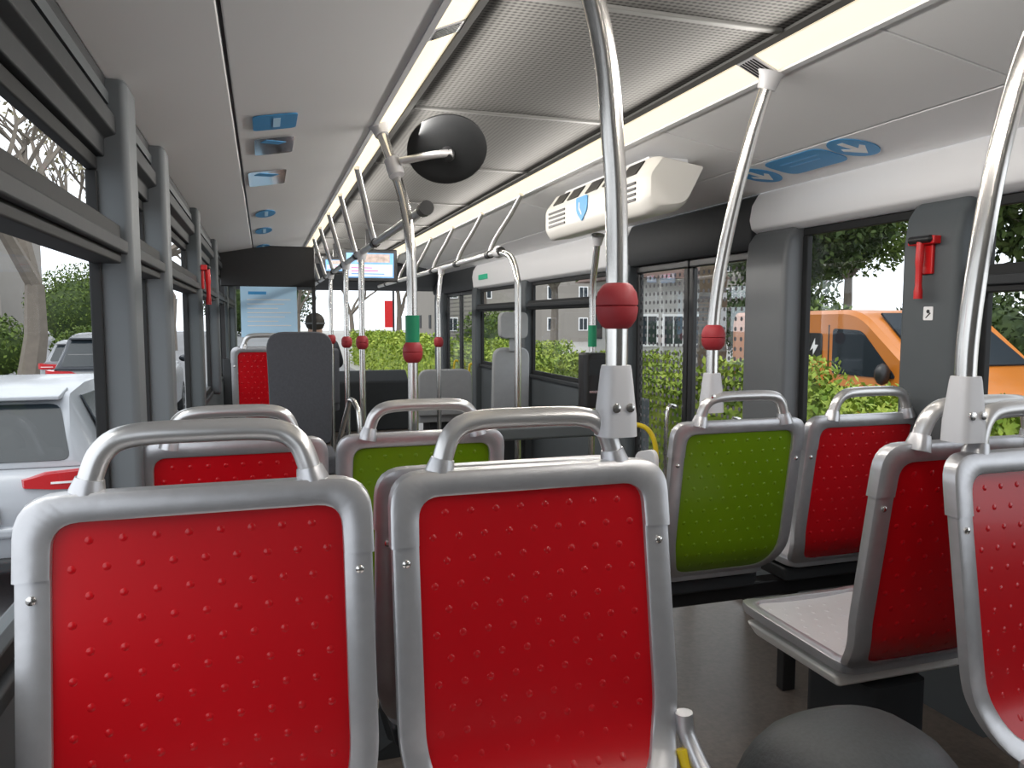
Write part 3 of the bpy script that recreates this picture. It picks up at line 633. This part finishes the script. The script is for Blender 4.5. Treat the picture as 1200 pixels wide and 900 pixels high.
    obj('spoiler', G().hexa([(a*.55*ws,yy,z(zz)) for a in (-1,1) for yy,zz2 in ((.30,(1.365,1.395)),(.55,(1.38,1.435))) for zz in zz2]), m, t, .01)
    obj('emblem', G().lathe([(.055,0),(.055,.01),(.04,.012)], Matrix.Translation((0,-.005,z(.86)))@Matrix.Rotation(PI/2,4,'X'), 20), STEEL, t)
    wheels(t, (.78,3.38), .88*ws)
    if badge: text('badge', 'TDI', .075, axes((.56,-.025,.71),(1,0,0),(0,0,1)), DGREY, t)
    return t
car('white hatchback in the next lane seen through nearest left window', -1.86, 5.5, CARW, 1.0, 1.0, 0, True)
car('silver car farther ahead beyond the white hatchback', -3.95, 19.5, CARS, .98)
car('tall dark car ahead beyond the white hatchback', -2.5, 14.0, CARD, 1.15, 1.0)
# orange van
t = thing('orange_van', 'orange delivery van parked beyond the hedge at right', 'van', (7.4,9.75,ROAD+.06), PI)
prof = rpoly([(0,.28),(0,1.82),(.08,1.94),(2.55,1.96),(3.45,1.25),(4.15,1.05),(4.36,.80),(4.38,.30)], [.05,.08,.05,.25,.2,.12,.1,.05], 4)
obj('body', G().loft([[(x,(y-2.2)*k+2.2,(z-1)*k+1) for y,z in prof] for x,k in ((-.9,.95),(-.84,1),(.84,1),(.9,.95))]), ORG, t)
for s in (-1,1):
    obj('side_window', G().loft([[(s*x,y,z) for y,z in rpoly([(2.16,1.20),(3.16,1.20),(2.62,1.72),(2.16,1.74)],[.05,.08,.08,.05],3)] for x in (.89,.912)]), VANGL, t)
    obj('door_seam', G().box((s*.905-.004,2.08,.45),(s*.905+.004,2.095,1.78)), DGREY, t)
    obj('side_moulding', G().box((s*.905-.02,.9,.62),(s*.905+.02,3.1,.72)), DGREY, t, .01)
    obj('headlight', G().ball((s*.72,4.20,.90), (.16,.16,.11), 12), STWHITE, t)
    lg = obj('logo', G().prism_m(rrect(.28,.32,.05), axes((s*.906,1.84,1.52),(0,s,0),(0,0,1)), .006), BLACK, t)
    obj('logo_mark', G().prism_m([(-.07,-.06),(.015,.095),(.015,.015),(.075,.015),(-.015,-.11),(-.015,-.025)], axes((s*.912,1.84,1.52),(0,s,0),(0,0,1)), .004), STWHITE, lg)
    obj('door_handle', G().box((s*.905-.02,2.2,1.02),(s*.905+.02,2.4,1.06)), BLACK, t, .008)
    obj('wing_mirror', G().ball((s*1.0,3.05,1.25), (.10,.07,.12), 10), BLACK, t)
obj('windscreen', G().prism_m([(-.74,0),(.74,0),(.66,.92),(-.66,.92)], axes((0,3.36,1.335),(-1,0,0),(0,-.80,.63)), .02), VANGL, t)
obj('bumper', G().box((-.86,4.2,.28),(.86,4.44,.55)), DGREY, t, .05)
wheels(t, (.85,3.45), .86, .33)
# foliage
def leaves(g, c, r, n, s, box=False):
    for i in range(n):
        if box: p = Vector((c[0]+random.uniform(-1,1)*r[0], c[1]+random.uniform(-1,1)*r[1], c[2]+random.uniform(-1,1)*r[2]))
        else:
            v = Vector((random.gauss(0,1),random.gauss(0,1),random.gauss(0,1))).normalized()*random.uniform(.55,1); p = Vector((c[0]+v.x*r[0],c[1]+v.y*r[1],c[2]+v.z*r[2]))
        q = Euler((random.uniform(-1.2,1.2),random.uniform(-1.2,1.2),random.uniform(0,6.3))).to_matrix(); k = s*random.uniform(.6,1.3)
        g.face([g.bm.verts.new(p+q@Vector(w)*k) for w in ((-.5,0,0),(0,-.28,.05),(.6,0,0),(0,.28,.05))])
def hedge(label, x0, x1, y0, y1, h, n, s):
    t = thing('hedge', label, 'hedge', ((x0+x1)/2,(y0+y1)/2,ROAD+.06)); w, l = (x1-x0)/2, (y1-y0)/2
    obj('core', G().box((-w*.8,-l*.98,0),(w*.8,l*.98,h*.86)), HEDGE, t, .1)
    g = G(); leaves(g, (0,0,h*.5), (w,l,h*.5), n, s, True)
    for k in range(int(n*.5)):
        y = random.uniform(-l,l); hh = h*(1+.10*math.sin(y*2.1)+.07*math.sin(y*5.3)); leaves(g, (random.uniform(-w,w),y,hh-.05), (.1,.1,.08), 1, s, True)
    obj('foliage', g, HEDGE, t)
hedge('bright yellow green hedge along the kerb by the right windows', 3.6, 4.7, 1.5, 14, 1.28, 45000, .062)
hedge('yellow green hedge farther ahead seen past the front doors', 3.5, 5.0, 14.5, 34, 1.22, 14000, .12)
def branch(g, p, d, L, r, n, spread=.6):
    q = p+d*L; mid = p+d*L*.5+Vector((random.uniform(-1,1),random.uniform(-1,1),0))*L*.05
    g.tube([p,mid,q], [r,r*.85,r*.7], 6 if n > 3 else 4)
    tips = []
    if n == 0: return [q]
    for k in range(3 if n > 1 else 2):
        v = Vector((random.uniform(-1,1),random.uniform(-1,1),random.uniform(-.35,.7)))
        tips += branch(g, q if k else mid.lerp(q,.9), (d+v*spread*1.25).normalized(), L*random.uniform(.62,.82), r*.62, n-1, spread)
    return tips
def tree(label, x, y, h, r, seed, leafm=None, ln=0, ls=.12, lv=5, group='bare street trees', th=.33):
    random.seed(seed); t = thing('tree', label, 'tree', (x,y,ROAD), 0, group); g = G()
    tips = branch(g, Vector((0,0,-.05)), Vector((random.uniform(-.1,.1),random.uniform(-.1,.1),1)).normalized(), h*th, r, lv)
    obj('trunk', g, BARK, t)
    if leafm:
        g = G()
        for q in tips: leaves(g, q, (.55,.55,.45), ln, ls)
        obj('crown', g, leafm, t)
for i, (x, y, h, r, lab) in enumerate(((-6.4,25,9,.36,'bare pale barked tree nearest beyond the cars at left'),(-14,37,9.5,.34,'bare tree behind the nearest one at the left edge'),(-5.6,34,9,.28,'bare tree beyond the dark car at left'),
        (-15,20,9,.3,'bare tree leftmost in the near window'),(-5.4,52,10,.3,'distant bare tree down the left of the road'),(-3.6,72,11,.3,'farthest bare tree ahead on the left'),(-19,50,9.5,.30,'bare tree in the middle distance behind parked cars'))):
    tree(lab, x, y, h, r, 20+i, BUD, 5, .18)
for i, (x, y, h, lab) in enumerate(((7.0,41,8,'leafy tree beyond the white building front'),(6.0,56,9,'leafy tree ahead over the far hedge'),(3.0,76,10,'leafy tree at the far end of the road'),(27,34,8,'tall leafy tree behind others at right'),(17.5,36,8,'leafy tree right behind the white building'))):
    tree(lab, x, y, h, .2, 60+i, LEAF if i % 2 == 0 else DLEAF, 60, .24, 4, 'leafy trees on the right', .26)
random.seed(3)
def round_tree(label, x, y, zc, r, m):
    t = thing('tree', label, 'tree', (x,y,ROAD+.05), 0, 'leafy trees on the right'); g = G()
    g.tube([(0,0,0),(.06,.03,zc*.5),(0,0,zc)], [.17,.13,.08], 8)
    for k in range(6):
        a = k*1.05; g.tube([(0,0,zc*.62),(math.cos(a)*r*.35,math.sin(a)*r*.35,zc*.85),(math.cos(a)*r*.7,math.sin(a)*r*.7,zc+r*.2*math.sin(k*2.3))], [.07,.05,.02], 6)
    obj('trunk', g, BARK, t)
    g = G(); leaves(g, (0,0,zc), (r,r,r*.72), int(1900*r), .13+.02*r)
    for k in range(9):
        v = Vector((random.gauss(0,1),random.gauss(0,1),random.gauss(0,.8))).normalized()*r*.72; leaves(g, (v.x,v.y,zc+v.z*.75), (r*.42,r*.42,r*.36), int(330*r), .13+.02*r)
    obj('crown', g, m, t)
for x, y, zc, r, m, lab in ((12.6,16.2,4.3,2.2,DLEAF,'round crowned tree over the roof of the orange van'),(17.6,20.0,5.0,2.6,LEAF,'taller round crowned tree right behind the van tree'),(11.9,8.9,4.2,2.1,DLEAF,'round crowned tree above the bonnet of the orange van'),
        (9.4,24.5,4.6,2.0,LEAF,'round crowned tree left of the white house'),(14.2,5.6,4.6,2.2,LEAF,'round crowned tree at the right edge window'),(10.6,37.5,5.4,2.8,DLEAF,'round crowned tree farther behind the white house')):
    round_tree(lab, x, y, zc, r, m)
def palm(x, y, label):
    t = thing('palm_tree', label, 'palm tree', (x,y,ROAD+.05))
    g = G(); g.lathe([(.19+.018*(k % 2)-.0015*k, k*.16) for k in range(42)], Matrix(), 14); obj('trunk', g, PALMB, t)
    g = G()
    for k in range(22):
        a = 2*PI*k/22+random.uniform(-.1,.1); e = random.uniform(.1,.9); L = 2.0
        pts = [Vector((math.cos(a)*L*s, math.sin(a)*L*s, 6.6+e*L*s-1.0*L*s*s)) for s in [i/8 for i in range(9)]]
        sd = Vector((-math.sin(a),math.cos(a),0))
        for i in range(8):
            for s in (-1,1):
                for o in (0,.5):
                    p = pts[i].lerp(pts[i+1],o); q = p+sd*s*.42+(pts[i+1]-pts[i])*.6-Vector((0,0,.15)); g.face([g.bm.verts.new(v) for v in (p,p+(pts[i+1]-pts[i])*.3,q)])
    obj('fronds', g, LEAF, t)
palm(5.6,8.8,'palm tree with rough brown trunk behind the middle doors')
def bush(label, x, y, r, m, name='bush'):
    t = thing(name, label, name.replace('_',' '), (x,y,ROAD)); g = G(); leaves(g, (0,0,r*.75), (r,r,r*.8), int(2400*r), .10+.03*r); obj('foliage', g, m, t)
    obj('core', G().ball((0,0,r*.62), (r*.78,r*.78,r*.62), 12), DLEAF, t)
for x, y, r, m, lab in ((-8.6,29.5,1.4,LEAF,'green bush behind the silver car'),(-11.5,28.5,1.2,LEAF,'green bush left of the bush behind the silver car'),(-6.0,30.4,1.1,LEAF,'green bush right behind the dark car'),(-8.9,25,.9,LEAF,'leftmost green bush in the nearest left window'),
        (10.4,12.7,1.5,LEAF,'tall shrub close behind the orange van'),(16.0,14.0,1.9,DLEAF,'large shrub behind the roof of the orange van'),(11.2,6.4,1.3,DLEAF,'dark shrub behind the right edge window'),
        (19.5,26.0,2.6,DLEAF,'tall dark shrub right of the white house'),(9.0,30.5,1.6,LEAF,'rounded green shrub left of the white house'),(17.8,9.0,2.4,DLEAF,'tall shrub far right beyond the van bonnet'),
        (-.5,98,7.0,DLEAF,'distant dark greenery closing the road ahead'),(-13,66,4.0,LEAF,'distant greenery at the left roadside ahead')):
    bush(lab, x, y, r, m)
def building(label, x0, x1, y0, y1, h, m, roof, cols):
    t = thing('building', label, 'building', ((x0+x1)/2,y0,ROAD)); w = (x1-x0)/2; d = y1-y0
    obj('wall', G().box((-w,0,0),(w,d,h)), m, t)
    if roof: obj('roof', G().loft([[(-w-.5,-.5,h),(w+.5,-.5,h),(w+.5,d+.5,h),(-w-.5,d+.5,h)],[(-w*.3,d*.4,h+1.2),(w*.3,d*.4,h+1.2),(w*.3,d*.6,h+1.2),(-w*.3,d*.6,h+1.2)]]), ROOFT, t)
    for r_ in range(max(1,int(h/2.6))):
        for c in range(cols):
            xx = -w+(c+.5)*2*w/cols; z = 1.0+r_*2.6
            if z+1.1 > h: continue
            f = obj('window', G().box((xx-.42,-.05,z),(xx+.42,.02,z+1.1)), STWHITE, t)
            for e in (-.34,.03): obj('pane', G().box((xx+e,-.07,z+.08),(xx+e+.31,-.04,z+1.02)), CARGL, f)
    for c in range(3):
        yy = (c+.5)*d/3; obj('side_opening', G().box((-w-.05,yy-.4,1.2),(-w+.02,yy+.4,2.3)), DGREY, t)
building('white house with tiled roof seen through the middle doors', 11.9, 14.9, 23.5, 27, 3.3, RENDW, True, 3)
APT = mat('pale_apartment', (.24,.22,.195), .8, 0, .05, 1)
building('pale apartment block far behind the trees at left', -36, -19, 68, 80, 13, APT, False, 9)
building('pale apartment block far behind the white house at right', 13, 44, 60, 72, 12, APT, False, 11)
t = thing('street_banner', 'small red banner on a post beyond the windscreen', 'banner', (5.6,34.7,ROAD+.06))
obj('post', G().tube([(0,0,0),(0,0,3.2)], .05), DGREY, t); obj('cloth', G().box((-.4,-.02,1.5),(.0,.02,2.7)), REDP, t)

# ------------------------------------------------------------ light
w = bpy.data.worlds.new('World'); S.world = w; w.use_nodes = True
n = w.node_tree.nodes; l = w.node_tree.links; bg = n['Background']
tc = n.new('ShaderNodeTexCoord'); no = n.new('ShaderNodeTexNoise'); no.inputs['Scale'].default_value = 2.5; no.inputs['Detail'].default_value = 5
l.new(tc.outputs['Generated'], no.inputs['Vector'])
m_ = n.new('ShaderNodeMixRGB'); m_.inputs[1].default_value = (.76,.83,.95,1); m_.inputs[2].default_value = (.97,.97,.98,1); l.new(no.outputs['Fac'], m_.inputs[0])
l.new(m_.outputs[0], bg.inputs['Color']); bg.inputs['Strength'].default_value = 2.1
su = bpy.data.lights.new('Sun','SUN'); su.energy = 1.6; su.angle = R(35); su.color = (1,.96,.9)
so = bpy.data.objects.new('Sun', su); C.objects.link(so); so.rotation_euler = Vector((.42,.28,-.86)).to_track_quat('-Z','Y').to_euler()
for x, s in ((.50,1),(1.20,-1)):
    a = bpy.data.lights.new('strip_lamp','AREA'); a.shape = 'RECTANGLE'; a.size = .04; a.size_y = 8.8; a.energy = 62; a.color = (1,.955,.90)
    o = bpy.data.objects.new('strip_lamp', a); C.objects.link(o); o.location = (x,4.0,1.82); o.rotation_euler = (0,R(-s*82),0)
# ------------------------------------------------------------ camera
cam = bpy.data.cameras.new('Camera'); cam.lens = 27; cam.sensor_width = 36; cam.clip_start = .05; cam.clip_end = 400
co = bpy.data.objects.new('Camera', cam); C.objects.link(co); co.location = EYE; co.rotation_euler = (PI/2-PIT, 0, -YAW)
S.camera = co
